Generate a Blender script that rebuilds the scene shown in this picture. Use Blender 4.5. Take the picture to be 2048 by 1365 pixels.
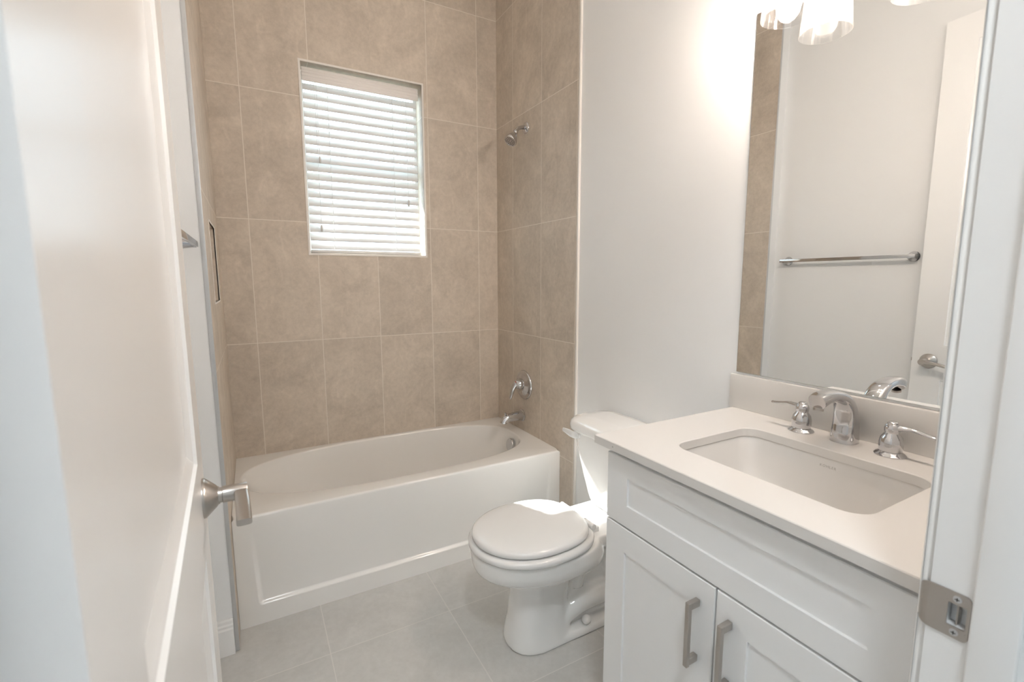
import bpy, bmesh, math, random
from math import sin, cos, pi, radians, sqrt, atan2, tan
from mathutils import Vector, Matrix

# ------------------------------------------------------------------ reset
for o in list(bpy.data.objects):
    bpy.data.objects.remove(o, do_unlink=True)
S = bpy.context.scene
COL = S.collection

# ------------------------------------------------------------------ camera
CAM = Vector((0.1228, -2.6691, 1.3414))
YAW, PITCH, ROLL = 0.5049, -0.1278, -0.0032
fwd = Vector((sin(YAW) * cos(PITCH), cos(YAW) * cos(PITCH), sin(PITCH)))
rgt = Vector((cos(YAW), -sin(YAW), 0))
upv = rgt.cross(fwd)
r2 = rgt * cos(ROLL) + upv * sin(ROLL)
u2 = -rgt * sin(ROLL) + upv * cos(ROLL)
camd = bpy.data.cameras.new('camera')
camd.sensor_width = 36.0
camd.lens = 936.934 / 2048 * 36.0
camd.clip_start = 0.02
camd.dof.use_dof = True
camd.dof.focus_distance = 1.9
camd.dof.aperture_fstop = 6.0
cam = bpy.data.objects.new('camera', camd)
m = Matrix.Identity(4)
for i in range(3):
    m[i][0] = r2[i]; m[i][1] = u2[i]; m[i][2] = -fwd[i]; m[i][3] = CAM[i]
cam.matrix_world = m
COL.objects.link(cam)
S.camera = cam

# ------------------------------------------------------------------ sky, sun, exposure
SKY = 4.2
SUN_E = 17.0
BULB = 198.0
HALL_FILL = 63.0  # strength of the added hall fill light
CEIL_FILL = 4.5  # strength of the added fill light over the bathroom
w = bpy.data.worlds.new('sky'); S.world = w; w.use_nodes = True
bg = w.node_tree.nodes['Background']
bg.inputs[0].default_value = (0.70, 0.86, 1.0, 1); bg.inputs[1].default_value = SKY

AZ = math.atan(0.455); EL = math.atan(0.92)
sun_d = Vector((sin(AZ) * cos(EL), -cos(AZ) * cos(EL), -sin(EL)))
sl = bpy.data.lights.new('sun', 'SUN'); sl.energy = SUN_E; sl.angle = radians(0.7); sl.color = (1, 0.97, 0.93)
so = bpy.data.objects.new('sun', sl); so.location = (-1, 3, 6)
so.rotation_euler = sun_d.to_track_quat('-Z', 'Y').to_euler(); COL.objects.link(so)

S.view_settings.view_transform = 'Standard'
S.view_settings.look = 'None'
S.view_settings.gamma = 1.0
S.view_settings.use_curve_mapping = False
S.view_settings.exposure = 0.66
S.cycles.use_denoising = True
S.cycles.max_bounces = 14
S.cycles.diffuse_bounces = 7
S.cycles.glossy_bounces = 6
S.cycles.transparent_max_bounces = 16
S.cycles.caustics_reflective = False
S.cycles.caustics_refractive = False

# ------------------------------------------------------------------ key sizes (metres)
W = 1.4954          # right tiled face of the tub alcove (left one is x = 0)
WR = 1.505          # painted right wall
WL = -0.080         # painted left wall
YF = -2.455         # inner face of the front wall
CEILZ = 3.05
TP, TR = 0.308, 0.6118     # wall tile pitch and row height
J0, Z3 = 0.1331, 1.0335

# ------------------------------------------------------------------ materials
def newmat(name):
    mt = bpy.data.materials.new(name); mt.use_nodes = True
    nt = mt.node_tree
    return mt, nt, nt.nodes['Principled BSDF']

def plain(name, col, rough=0.5, metal=0.0, coat=0.0, bump=0.0, bscale=200.0, spec=None, vary=0.0):
    mt, nt, b = newmat(name)
    b.inputs['Base Color'].default_value = (*col, 1)
    b.inputs['Roughness'].default_value = rough
    b.inputs['Metallic'].default_value = metal
    if coat:
        b.inputs['Coat Weight'].default_value = coat
        b.inputs['Coat Roughness'].default_value = 0.05
    if spec is not None:
        b.inputs['Specular IOR Level'].default_value = spec
    tc = nt.nodes.new('ShaderNodeTexCoord')
    nz = nt.nodes.new('ShaderNodeTexNoise')
    nz.inputs['Scale'].default_value = bscale
    nz.inputs['Detail'].default_value = 3
    nt.links.new(tc.outputs['Object'], nz.inputs['Vector'])
    if bump:
        bp = nt.nodes.new('ShaderNodeBump')
        bp.inputs['Strength'].default_value = bump
        bp.inputs['Distance'].default_value = 0.001
        nt.links.new(nz.outputs['Fac'], bp.inputs['Height'])
        nt.links.new(bp.outputs['Normal'], b.inputs['Normal'])
    if vary:
        mr = nt.nodes.new('ShaderNodeMapRange')
        mr.inputs['To Min'].default_value = max(0.0, rough - vary)
        mr.inputs['To Max'].default_value = rough + vary
        nt.links.new(nz.outputs['Fac'], mr.inputs['Value'])
        nt.links.new(mr.outputs['Result'], b.inputs['Roughness'])
    return mt

def tile_mat(name, ua, va, u0, v0, pu, pv, ca, cb, grout, gw=0.0032, rough=0.55, vein=1.0, skip=None):
    """stone-look porcelain tile laid on a straight grid; ua/va are the world axes of the wall"""
    mt, nt, b = newmat(name)
    N = nt.nodes.new; L = nt.links.new
    geo = N('ShaderNodeNewGeometry'); sp = N('ShaderNodeSeparateXYZ')
    L(geo.outputs['Position'], sp.inputs[0])
    def math_(op, a, bb=None, c=None):
        n = N('ShaderNodeMath'); n.operation = op
        for k, v in enumerate((a, bb, c)):
            if v is None: continue
            if isinstance(v, (int, float)): n.inputs[k].default_value = v
            else: L(v, n.inputs[k])
        return n.outputs[0]
    ids = []; masks = []
    for ax, o0, pp in ((ua, u0, pu), (va, v0, pv)):
        c = math_('SUBTRACT', sp.outputs[ax], o0)
        c = math_('DIVIDE', c, pp)
        ids.append(math_('FLOOR', c))
        fr = math_('FRACT', c)
        d = math_('MINIMUM', fr, math_('SUBTRACT', 1.0, fr))
        d = math_('MULTIPLY', d, pp)                      # metres to nearest joint
        masks.append(math_('LESS_THAN', d, gw / 2))
    if skip:       # one long tile above the window has no joint in its middle
        a = math_('LESS_THAN', math_('ABSOLUTE', math_('SUBTRACT', sp.outputs[ua], skip[0])), 0.05)
        bz = math_('MULTIPLY', math_('GREATER_THAN', sp.outputs[va], skip[1]), math_('LESS_THAN', sp.outputs[va], skip[2]))
        masks[0] = math_('MULTIPLY', masks[0], math_('SUBTRACT', 1.0, math_('MULTIPLY', a, bz)))
    gm = math_('MAXIMUM', masks[0], masks[1])
    cid = N('ShaderNodeCombineXYZ'); L(ids[0], cid.inputs[0]); L(ids[1], cid.inputs[1])
    wn = N('ShaderNodeTexWhiteNoise'); wn.noise_dimensions = '2D'; L(cid.outputs[0], wn.inputs['Vector'])
    # stone figure: each tile gets its own patch of the noise
    off = N('ShaderNodeVectorMath'); off.operation = 'SCALE'; L(wn.outputs['Color'], off.inputs[0]); off.inputs['Scale'].default_value = 30.0
    add = N('ShaderNodeVectorMath'); L(geo.outputs['Position'], add.inputs[0]); L(off.outputs[0], add.inputs[1])
    mp = N('ShaderNodeMapping'); L(add.outputs[0], mp.inputs['Vector'])
    mp.inputs['Rotation'].default_value = (0.35, 0.3, 0.2)
    n1 = N('ShaderNodeTexNoise'); n1.inputs['Scale'].default_value = 5.0; n1.inputs['Detail'].default_value = 9; n1.inputs['Roughness'].default_value = 0.62; n1.inputs['Distortion'].default_value = 0.9
    L(mp.outputs[0], n1.inputs['Vector'])
    n2 = N('ShaderNodeTexNoise'); n2.inputs['Scale'].default_value = 46.0; n2.inputs['Detail'].default_value = 6; n2.inputs['Roughness'].default_value = 0.7
    L(mp.outputs[0], n2.inputs['Vector'])
    mp2 = N('ShaderNodeMapping'); L(add.outputs[0], mp2.inputs['Vector'])
    mp2.inputs['Rotation'].default_value = (0.5, 0.55, 0.3); mp2.inputs['Scale'].default_value = (11, 11, 3.2)
    n3 = N('ShaderNodeTexNoise'); n3.inputs['Scale'].default_value = 1.6; n3.inputs['Detail'].default_value = 5; n3.inputs['Distortion'].default_value = 1.2
    L(mp2.outputs[0], n3.inputs['Vector'])
    vn = N('ShaderNodeMapRange'); vn.inputs['From Min'].default_value = 0.60; vn.inputs['From Max'].default_value = 0.74
    L(n3.outputs['Fac'], vn.inputs['Value'])
    t = math_('MULTIPLY_ADD', n1.outputs['Fac'], 1.0, 0.0)
    t = math_('MULTIPLY_ADD', n2.outputs['Fac'], 0.70, t)
    t = math_('MULTIPLY_ADD', wn.outputs['Value'], 0.16, t)
    t = math_('MULTIPLY_ADD', vn.outputs['Result'], 0.17 * vein, t)
    t = math_('MULTIPLY_ADD', t, 1.25, -0.66)
    mx = N('ShaderNodeMix'); mx.data_type = 'RGBA'; mx.clamp_factor = True
    L(t, mx.inputs['Factor']); mx.inputs['A'].default_value = (*ca, 1); mx.inputs['B'].default_value = (*cb, 1)
    mg = N('ShaderNodeMix'); mg.data_type = 'RGBA'
    L(gm, mg.inputs['Factor']); L(mx.outputs['Result'], mg.inputs['A']); mg.inputs['B'].default_value = (*grout, 1)
    L(mg.outputs['Result'], b.inputs['Base Color'])
    rr = math_('MULTIPLY_ADD', gm, 0.35, rough); L(rr, b.inputs['Roughness'])
    h = math_('MULTIPLY_ADD', n2.outputs['Fac'], 0.35, math_('MULTIPLY', n1.outputs['Fac'], 0.4))
    h = math_('MULTIPLY_ADD', gm, -1.2, h)
    bp = N('ShaderNodeBump'); bp.inputs['Strength'].default_value = 0.35; bp.inputs['Distance'].default_value = 0.0012
    L(h, bp.inputs['Height']); L(bp.outputs['Normal'], b.inputs['Normal'])
    return mt

def glass_mat(name, tint=(1, 1, 1), gl=0.6, cloud=0.0):
    mt = bpy.data.materials.new(name); mt.use_nodes = True
    nt = mt.node_tree; nt.nodes.clear()
    out = nt.nodes.new('ShaderNodeOutputMaterial')
    tr = nt.nodes.new('ShaderNodeBsdfTransparent'); tr.inputs[0].default_value = (*tint, 1)
    g = nt.nodes.new('ShaderNodeBsdfGlossy'); g.inputs['Roughness'].default_value = 0.04
    fr = nt.nodes.new('ShaderNodeLayerWeight'); fr.inputs['Blend'].default_value = 0.35
    ml = nt.nodes.new('ShaderNodeMath'); ml.operation = 'MULTIPLY'; ml.inputs[1].default_value = gl
    nt.links.new(fr.outputs['Facing'], ml.inputs[0])
    mx = nt.nodes.new('ShaderNodeMixShader')
    tl = nt.nodes.new('ShaderNodeBsdfTranslucent'); tl.inputs[0].default_value = (1, 1, 1, 1)
    m0 = nt.nodes.new('ShaderNodeMixShader'); m0.inputs[0].default_value = cloud
    nt.links.new(tr.outputs[0], m0.inputs[1]); nt.links.new(tl.outputs[0], m0.inputs[2])
    nt.links.new(ml.outputs[0], mx.inputs[0]); nt.links.new(m0.outputs[0], mx.inputs[1]); nt.links.new(g.outputs[0], mx.inputs[2])
    nt.links.new(mx.outputs[0], out.inputs[0])
    return mt

def emit_mat(name, col, s):
    mt = bpy.data.materials.new(name); mt.use_nodes = True
    nt = mt.node_tree; nt.nodes.clear()
    out = nt.nodes.new('ShaderNodeOutputMaterial'); e = nt.nodes.new('ShaderNodeEmission')
    e.inputs[0].default_value = (*col, 1); e.inputs[1].default_value = s
    nt.links.new(e.outputs[0], out.inputs[0]); return mt

WARM = (1.0, 0.85, 0.73)
TA, TB, GR = (0.42, 0.366, 0.308), (0.72, 0.637, 0.545), (0.76, 0.71, 0.64)
M = {}
M['tile_back'] = tile_mat('tile_back', 0, 2, J0, Z3, TP, TR, TA, TB, GR, skip=(J0 + 2*TP, 2.30, Z3 + 3*TR - 0.01))
M['tile_side'] = tile_mat('tile_side', 1, 2, -0.2016, Z3, TP, TR, TA, TB, GR)
M['tile_floor'] = tile_mat('tile_floor', 0, 1, 0.290, -1.000, 0.459, 0.459, (0.47, 0.465, 0.45), (0.62, 0.615, 0.60), (0.66, 0.645, 0.62), gw=0.0032, rough=0.42, vein=0.25)
M['paint'] = plain('wall_paint', (0.825, 0.838, 0.846), 0.55, bump=0.12, bscale=260)
M['ceiling'] = plain('ceiling_paint', (0.84, 0.84, 0.83), 0.8, bump=0.1, bscale=180)
M['trim'] = plain('trim_paint', (0.84, 0.845, 0.845), 0.32, bump=0.03, bscale=40)
M['door'] = plain('door_paint', (0.87, 0.875, 0.875), 0.24, bump=0.03, bscale=30)
M['cabinet'] = plain('cabinet_paint', (0.83, 0.84, 0.845), 0.33, bump=0.03, bscale=60)
M['china'] = plain('vitreous_china', (0.86, 0.86, 0.85), 0.07, coat=0.6, bump=0.01, bscale=6)
M['sink_china'] = plain('sink_china', (0.70, 0.685, 0.665), 0.10, coat=0.5, bump=0.01, bscale=6)
M['acrylic'] = plain('tub_acrylic', (0.84, 0.835, 0.82), 0.16, coat=0.3, bump=0.01, bscale=6)
M['plastic'] = plain('seat_plastic', (0.76, 0.76, 0.755), 0.16, bump=0.01, bscale=8)
M['quartz'] = plain('quartz_top', (0.68, 0.665, 0.645), 0.16, bump=0.01, bscale=300)
M['chrome'] = plain('chrome', (0.60, 0.60, 0.61), 0.07, metal=1.0, vary=0.02, bscale=20)
M['nickel'] = plain('brushed_nickel', (0.50, 0.47, 0.44), 0.30, metal=1.0, bump=0.06, bscale=400, vary=0.06)
M['satin'] = plain('satin_aluminium', (0.62, 0.63, 0.64), 0.38, metal=0.7, bump=0.04, bscale=300)
M['edge'] = plain('edge_trim_white', (0.80, 0.77, 0.73), 0.35, bump=0.03, bscale=200)
M['dark'] = plain('dark_recess', (0.03, 0.028, 0.026), 0.6, bump=0.05, bscale=100)
M['mirror'] = plain('mirror_silver', (0.93, 0.94, 0.935), 0.0, metal=1.0)
M['mirror_edge'] = plain('mirror_glass_edge', (0.25, 0.30, 0.29), 0.12, metal=0.3, bump=0.02)
M['slat'] = plain('blind_slat', (0.74, 0.74, 0.74), 0.4, bump=0.02, bscale=50)
M['valance'] = plain('blind_valance', (0.88, 0.86, 0.84), 0.45, bump=0.02, bscale=50)
M['tassel'] = plain('tassel_plastic', (0.62, 0.62, 0.61), 0.3, bump=0.02, bscale=50)
M['vinyl'] = plain('window_vinyl', (0.82, 0.82, 0.82), 0.4, bump=0.02, bscale=50)
M['glass'] = glass_mat('clear_glass', (0.98, 0.98, 0.98), 0.5, 0.035)
M['pane'] = glass_mat('window_pane', (0.95, 0.97, 0.97), 0.25)
M['bulb'] = emit_mat('bulb_glow', WARM, BULB)
M['hall_fill'] = emit_mat('hall_fill_glow', (0.90, 0.965, 1.0), HALL_FILL)
M['ceil_fill'] = emit_mat('ceiling_fill_glow', (0.95, 0.98, 1.0), CEIL_FILL)
M['ink'] = plain('grey_ink', (0.36, 0.35, 0.33), 0.4, bump=0.01)
M['ground'] = plain('pale_ground', (0.34, 0.35, 0.30), 0.9, bump=0.2, bscale=12)
M['red'] = plain('hot_index', (0.5, 0.06, 0.04), 0.3, bump=0.01)

# ------------------------------------------------------------------ mesh helpers
class MB:
    def __init__(s): s.v = []; s.f = []
    def box(s, x0, x1, y0, y1, z0, z1):
        n = len(s.v)
        s.v += [(x, y, z) for x in (x0, x1) for y in (y0, y1) for z in (z0, z1)]
        s.f += [tuple(n + k for k in q) for q in ((0,1,3,2),(4,6,7,5),(0,4,5,1),(2,3,7,6),(0,2,6,4),(1,5,7,3))]
        return s
    def hexa(s, p):      # 8 points, bottom 4 then top 4
        n = len(s.v); s.v += [tuple(q) for q in p]
        s.f += [tuple(n + k for k in q) for q in ((3,2,1,0),(4,5,6,7),(0,1,5,4),(1,2,6,5),(2,3,7,6),(3,0,4,7))]
        return s
    def loft(s, rings, c0=True, c1=True, closed=True):
        n = len(s.v); k = len(rings[0])
        for r in rings: s.v += [tuple(p) for p in r]
        for a in range(len(rings) - 1):
            for j in range(k if closed else k - 1):
                j2 = (j + 1) % k
                s.f.append((n + a*k + j, n + a*k + j2, n + (a+1)*k + j2, n + (a+1)*k + j))
        if c0: s.f.append(tuple(n + j for j in reversed(range(k))))
        if c1: s.f.append(tuple(n + (len(rings)-1)*k + j for j in range(k)))
        return s
    def lathe(s, prof, org, axis, n=40, c0=True, c1=True):
        a = Vector(axis).normalized(); t = Vector((0, 0, 1)) if abs(a.z) < 0.9 else Vector((1, 0, 0))
        e1 = a.cross(t).normalized(); e2 = a.cross(e1)
        o = Vector(org)
        rings = [[o + a*h + (e1*cos(2*pi*k/n) + e2*sin(2*pi*k/n))*max(r, 1e-5) for k in range(n)] for r, h in prof]
        return s.loft(rings, c0, c1)
    def tube(s, path, rad, n=20, caps=True, flat=None, sidev=None):
        """sweep; rad: number or list of r or (ra, rb); flat ring axes follow sidev"""
        P = [Vector(p) for p in path]; rings = []
        prev = None
        for i, p in enumerate(P):
            tg = (P[min(i+1, len(P)-1)] - P[max(i-1, 0)]).normalized()
            ref = Vector(sidev) if sidev else (prev if prev else (Vector((0,0,1)) if abs(tg.z) < 0.9 else Vector((1,0,0))))
            e1 = (ref - tg*ref.dot(tg)).normalized(); e2 = tg.cross(e1); prev = e1
            r = rad[i] if isinstance(rad, (list, tuple)) else rad
            ra, rb = r if isinstance(r, (list, tuple)) else (r, r)
            ring = []
            for k in range(n):
                c, d = cos(2*pi*k/n), sin(2*pi*k/n)
                if flat:
                    c = math.copysign(abs(c)**flat, c); d = math.copysign(abs(d)**flat, d)
                ring.append(p + e1*ra*c + e2*rb*d)
            rings.append(ring)
        return s.loft(rings, caps, caps)
    def sphere(s, c, r, n=20, sq=(1, 1, 1)):
        rings = []
        for a in range(1, n//2):
            ph = pi*a/(n//2)
            rings.append([(c[0]+r*sq[0]*sin(ph)*cos(2*pi*k/n), c[1]+r*sq[1]*sin(ph)*sin(2*pi*k/n), c[2]-r*sq[2]*cos(ph)) for k in range(n)])
        return s.loft(rings)
    def build(s, name, mat, parent=None, smooth=None, bevel=0.0, local=False, segs=2, sub=0):
        me = bpy.data.meshes.new(name)
        me.from_pydata([tuple(p) for p in s.v], [], s.f)
        bm = bmesh.new(); bm.from_mesh(me)
        bmesh.ops.remove_doubles(bm, verts=bm.verts, dist=1e-6)
        bmesh.ops.recalc_face_normals(bm, faces=bm.faces)
        if bevel:
            ed = [e for e in bm.edges if len(e.link_faces) == 2 and e.calc_face_angle(0) > radians(40)]
            bmesh.ops.bevel(bm, geom=ed, offset=bevel, segments=segs, profile=0.5, affect='EDGES', clamp_overlap=True)
            if smooth is None: smooth = 50
        bm.to_mesh(me); bm.free()
        me.materials.append(M[mat] if isinstance(mat, str) else mat)
        if smooth:
            me.polygons.foreach_set('use_smooth', [True]*len(me.polygons))
            me.set_sharp_from_angle(angle=radians(smooth))
        o = bpy.data.objects.new(name, me); COL.objects.link(o)
        if sub:
            md = o.modifiers.new('subdivision', 'SUBSURF'); md.levels = sub; md.render_levels = sub
        if parent:
            o.parent = parent
            if not local: o.matrix_parent_inverse = WORLD[parent.name].inverted()
        WORLD[o.name] = Matrix.Identity(4) if not local else (WORLD[parent.name].copy() if parent else Matrix.Identity(4))
        return o
WORLD = {}

def smoothpath(pts, n=8):
    """Catmull-Rom through the points (works on tuples of any length)"""
    out = []; P = [tuple(p) for p in pts]
    for i in range(len(P) - 1):
        p0, p1, p2, p3 = P[max(i-1, 0)], P[i], P[i+1], P[min(i+2, len(P)-1)]
        for k in range(n):
            t = k/n
            out.append(tuple(0.5*((2*b) + (-a+c)*t + (2*a-5*b+4*c-d)*t*t + (-a+3*b-3*c+d)*t**3) for a, b, c, d in zip(p0, p1, p2, p3)))
    out.append(P[-1]); return out

def rrect(cx, cy, hx, hy, r, z, k=8):
    """rounded rectangle ring, counter-clockwise"""
    r = min(r, hx - 1e-4, hy - 1e-4); pts = []
    for qx, qy, a0 in ((1, 1, 0), (-1, 1, pi/2), (-1, -1, pi), (1, -1, 3*pi/2)):
        for i in range(k + 1):
            a = a0 + pi/2*i/k
            pts.append((cx + qx*(hx - r) + r*cos(a), cy + qy*(hy - r) + r*sin(a), z))
    return pts

def tag(o, label, cat, group=None):
    o['label'] = label; o['category'] = cat
    if group: o['group'] = group
    return o

def thing(name, label, cat, loc=(0, 0, 0), rz=0.0, group=None):
    o = bpy.data.objects.new(name, None); o.empty_display_size = 0.05
    o.location = loc; o.rotation_euler = (0, 0, rz); COL.objects.link(o)
    WORLD[o.name] = Matrix.Translation(Vector(loc)) @ Matrix.Rotation(rz, 4, 'Z')
    return tag(o, label, cat, group)

def struct(o): o['kind'] = 'structure'; return o

# ================================================================== the room shell
struct(MB().box(-0.22, 1.66, -2.575, 0.16, -0.10, 0.0).build('floor', 'tile_floor'))
struct(MB().box(-0.22, 1.66, -2.575, 0.16, CEILZ, CEILZ + 0.1).build('ceiling', 'ceiling'))
# window wall: tiled, with the window opening
WX0, WX1, WZ0, WZ1 = 0.405, 1.025, 1.488, 2.425
b = MB()
b.box(-0.22, WX0, 0, 0.16, 0, CEILZ).box(WX1, 1.66, 0, 0.16, 0, CEILZ)
b.box(WX0, WX1, 0, 0.16, 0, WZ0).box(WX0, WX1, 0, 0.16, WZ1, CEILZ)
struct(b.build('wall_back', 'tile_back'))
# right: tiled alcove end, then the painted wall
struct(MB().box(W, 1.66, -0.826, 0, 0, CEILZ).build('wall_right_alcove', 'tile_side'))
struct(MB().box(WR, 1.66, -2.575, -0.826, 0, CEILZ).build('wall_right', 'paint'))
# left: tiled alcove end with niche, painted return, painted wall set further back
NY0, NY1, NZ0, NZ1, ND = -0.575, -0.270, 1.263, 1.566, 0.09
b = MB()
b.box(-0.012, 0, -0.816, NY0, 0, CEILZ).box(-0.012, 0, NY1, 0, 0, CEILZ)
b.box(-0.012, 0, NY0, NY1, 0, NZ0).box(-0.012, 0, NY0, NY1, NZ1, CEILZ)
b.box(-0.105, -0.012, NY0 - 0.012, NY0, NZ0 - 0.012, NZ1 + 0.012).box(-0.105, -0.012, NY1, NY1 + 0.012, NZ0 - 0.012, NZ1 + 0.012)
b.box(-0.105, -0.012, NY0, NY1, NZ0 - 0.012, NZ0).box(-0.105, -0.012, NY0, NY1, NZ1, NZ1 + 0.012)
b.box(-0.105, -ND, NY0, NY1, NZ0, NZ1)
struct(b.build('wall_left_alcove', 'tile_side'))
b = MB()
b.box(-0.22, WL, -2.575, -0.816, 0, CEILZ).box(-0.22, -0.012, -0.816, NY0 - 0.012, 0, CEILZ)
b.box(-0.22, -0.012, NY1 + 0.012, 0, 0, CEILZ)
b.box(-0.22, -0.012, NY0 - 0.012, NY1 + 0.012, 0, NZ0 - 0.012).box(-0.22, -0.012, NY0 - 0.012, NY1 + 0.012, NZ1 + 0.012, CEILZ)
b.box(-0.22, -0.105, NY0 - 0.012, NY1 + 0.012, NZ0 - 0.012, NZ1 + 0.012)
struct(b.build('wall_left', 'paint'))
# front wall with the doorway
DX0, DX1, DZ = 0.020, 0.826, 2.515
b = MB()
b.box(-0.08, DX0 - 0.02, -2.575, YF, 0, CEILZ).box(DX1 + 0.02, WR, -2.575, YF, 0, CEILZ)
b.box(DX0 - 0.02, DX1 + 0.02, -2.575, YF, DZ + 0.02, CEILZ)
struct(b.build('wall_front', 'paint'))

# tile edge strips
struct(MB().box(-0.012, 0.0012, -0.8185, -0.816, 0, CEILZ).build('trim_1', 'satin', bevel=0.0006))
struct(MB().box(W - 0.0015, WR, -0.838, -0.826, 0, CEILZ).build('trim_2', 'edge', bevel=0.001))
# window edge strip
b = MB(); t = 0.010
b.box(WX0 - t, WX0, -0.003, 0.004, WZ0 - t, WZ1 + t).box(WX1, WX1 + t, -0.003, 0.004, WZ0 - t, WZ1 + t)
b.box(WX0, WX1, -0.003, 0.004, WZ1, WZ1 + t).box(WX0, WX1, -0.003, 0.004, WZ0 - t, WZ0)
struct(b.build('trim_3', 'edge'))
# niche edge strip
b = MB(); t = 0.006
b.box(-0.004, 0.002, NY0 - t, NY0, NZ0 - t, NZ1 + t).box(-0.004, 0.002, NY1, NY1 + t, NZ0 - t, NZ1 + t)
b.box(-0.004, 0.002, NY0, NY1, NZ1, NZ1 + t).box(-0.004, 0.002, NY0, NY1, NZ0 - t, NZ0)
struct(b.build('trim_4', 'edge'))

# window unit: vinyl frame, meeting rail, two panes
win = MB()
f = 0.018
win.box(WX0, WX0 + f, 0.105, 0.15, WZ0, WZ1).box(WX1 - f, WX1, 0.105, 0.15, WZ0, WZ1)
win.box(WX0 + f, WX1 - f, 0.105, 0.15, WZ1 - f, WZ1).box(WX0 + f, WX1 - f, 0.105, 0.15, WZ0, WZ0 + f)
win.box(WX0 + f, WX1 - f, 0.112, 0.145, 1.935, 1.975)
wo = struct(win.build('window_1', 'vinyl'))
MB().box(WX0 + f, WX1 - f, 0.126, 0.130, WZ0 + f, 1.935).build('pane', 'pane', wo)
MB().box(WX0 + f, WX1 - f, 0.126, 0.130, 1.975, WZ1 - f).build('pane', 'pane', wo)

# baseboards
def baseboard(name, p0, p1, nrm):
    """moulded board from p0 to p1 standing off along nrm"""
    prof = [(0, 0), (0.014, 0), (0.014, 0.098), (0.010, 0.104), (0.010, 0.112), (0.007, 0.118), (0.006, 0.128), (0.003, 0.135), (0, 0.135)]
    rings = []
    for p in (p0, p1):
        rings.append([(p[0] + nrm[0]*a, p[1] + nrm[1]*a, z) for a, z in prof])
    return struct(MB().loft(rings).build(name, 'trim'))
baseboard('baseboard_return', (WL, -0.816), (-0.0125, -0.816), (0, -1))
baseboard('baseboard_left', (WL, -2.38), (WL, -0.830), (1, 0))
baseboard('baseboard_right', (WR, -1.725), (WR, -0.838), (-1, 0))

# door frame: jambs, stops, casings
def jamb_right():
    b = MB()
    hy0, hy1, hz0, hz1 = -2.4882, -2.4702, 0.933, 0.962
    x0, x1 = DX1, DX1 + 0.02
    b.box(x0, x1, -2.575, hy0, 0, DZ).box(x0, x1, hy1, YF + 0.003, 0, DZ)
    b.box(x0, x1, hy0, hy1, 0, hz0).box(x0, x1, hy0, hy1, hz1, DZ)
    return b
b = jamb_right()
b.box(DX0 - 0.02, DX0, -2.575, YF + 0.003, 0, DZ)
b.box(DX0 - 0.02, DX1 + 0.02, -2.575, YF + 0.003, DZ, DZ + 0.02)
struct(b.build('trim_5', 'trim'))
b = MB()
b.box(DX1 - 0.011, DX1, -2.533, -2.4935, 0, DZ).box(DX0, DX0 + 0.011, -2.533, -2.4935, 0, DZ).box(DX0, DX1, -2.533, -2.4935, DZ - 0.011, DZ)
struct(b.build('trim_6', 'trim', bevel=0.002))
for nm, y0, y1 in (('trim_7', YF, YF + 0.015), ('trim_8', -2.59, -2.575)):
    b = MB(); c = 0.060
    b.box(DX1 + 0.006, DX1 + 0.006 + c, y0, y1, 0, DZ + 0.006 + c).box(DX0 - 0.006 - c, DX0 - 0.006, y0, y1, 0, DZ + 0.006 + c)
    b.box(DX0 - 0.006, DX1 + 0.006, y0, y1, DZ + 0.006, DZ + 0.006 + c)
    struct(b.build(nm, 'trim', bevel=0.003))

# hall outside the doorway
HX0, HX1, HY0 = -1.3, 2.3, -4.1
struct(MB().box(HX0 - 0.1, HX1 + 0.1, HY0 - 0.1, -2.575, -0.10, 0).build('floor_hall', 'tile_floor'))
struct(MB().box(HX0 - 0.1, HX1 + 0.1, HY0 - 0.1, -2.575, CEILZ, CEILZ + 0.1).build('ceiling_hall', 'ceiling'))
struct(MB().box(HX0 - 0.1, HX1 + 0.1, HY0 - 0.1, HY0, 0, CEILZ).build('wall_hall_rear', 'paint'))
struct(MB().box(HX0 - 0.1, HX0, HY0, -2.575, 0, CEILZ).build('wall_hall_left', 'paint'))
struct(MB().box(HX1, HX1 + 0.1, HY0, -2.575, 0, CEILZ).build('wall_hall_right', 'paint'))
struct(MB().box(HX0, -0.22, -2.575, -2.455, 0, CEILZ).box(1.66, HX1, -2.575, -2.455, 0, CEILZ).build('wall_hall_front', 'paint'))

# outside the window: unseen overhang added to cut off the high sun, and ground
struct(MB().box(-2.0, 4.0, 0.16, 0.93, 2.67, 2.80).build('sun_cutoff_slab', 'vinyl'))
struct(MB().box(-8, 10, 0.17, 16, -0.6, -0.35).build('ground_outside', 'ground'))

def fill_disc(x, y, label, lens, r=0.075):  # unseen glowing discs, added as fill light for hall and bathroom
    d = thing('ceiling_fill_light', label, 'light', (x, y, CEILZ))
    MB().lathe([(r + 0.018, 0), (r + 0.018, -0.004), (r + 0.004, -0.007), (r, -0.003), (r, 0)], (x, y, CEILZ), (0, 0, 1), 40, False, False).build('trim_ring', 'trim', d, 40)
    MB().lathe([(r, -0.0035), (r, -0.001)], (x, y, CEILZ), (0, 0, 1), 40).build('lens', lens, d, 40)
fill_disc(0.10, -3.05, 'unseen round fill light added in the hall ceiling outside the doorway', 'hall_fill', 0.16)
fill_disc(0.62, -1.30, 'unseen round fill light added in the bathroom ceiling in front of the tub', 'ceil_fill', 0.075)

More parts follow.
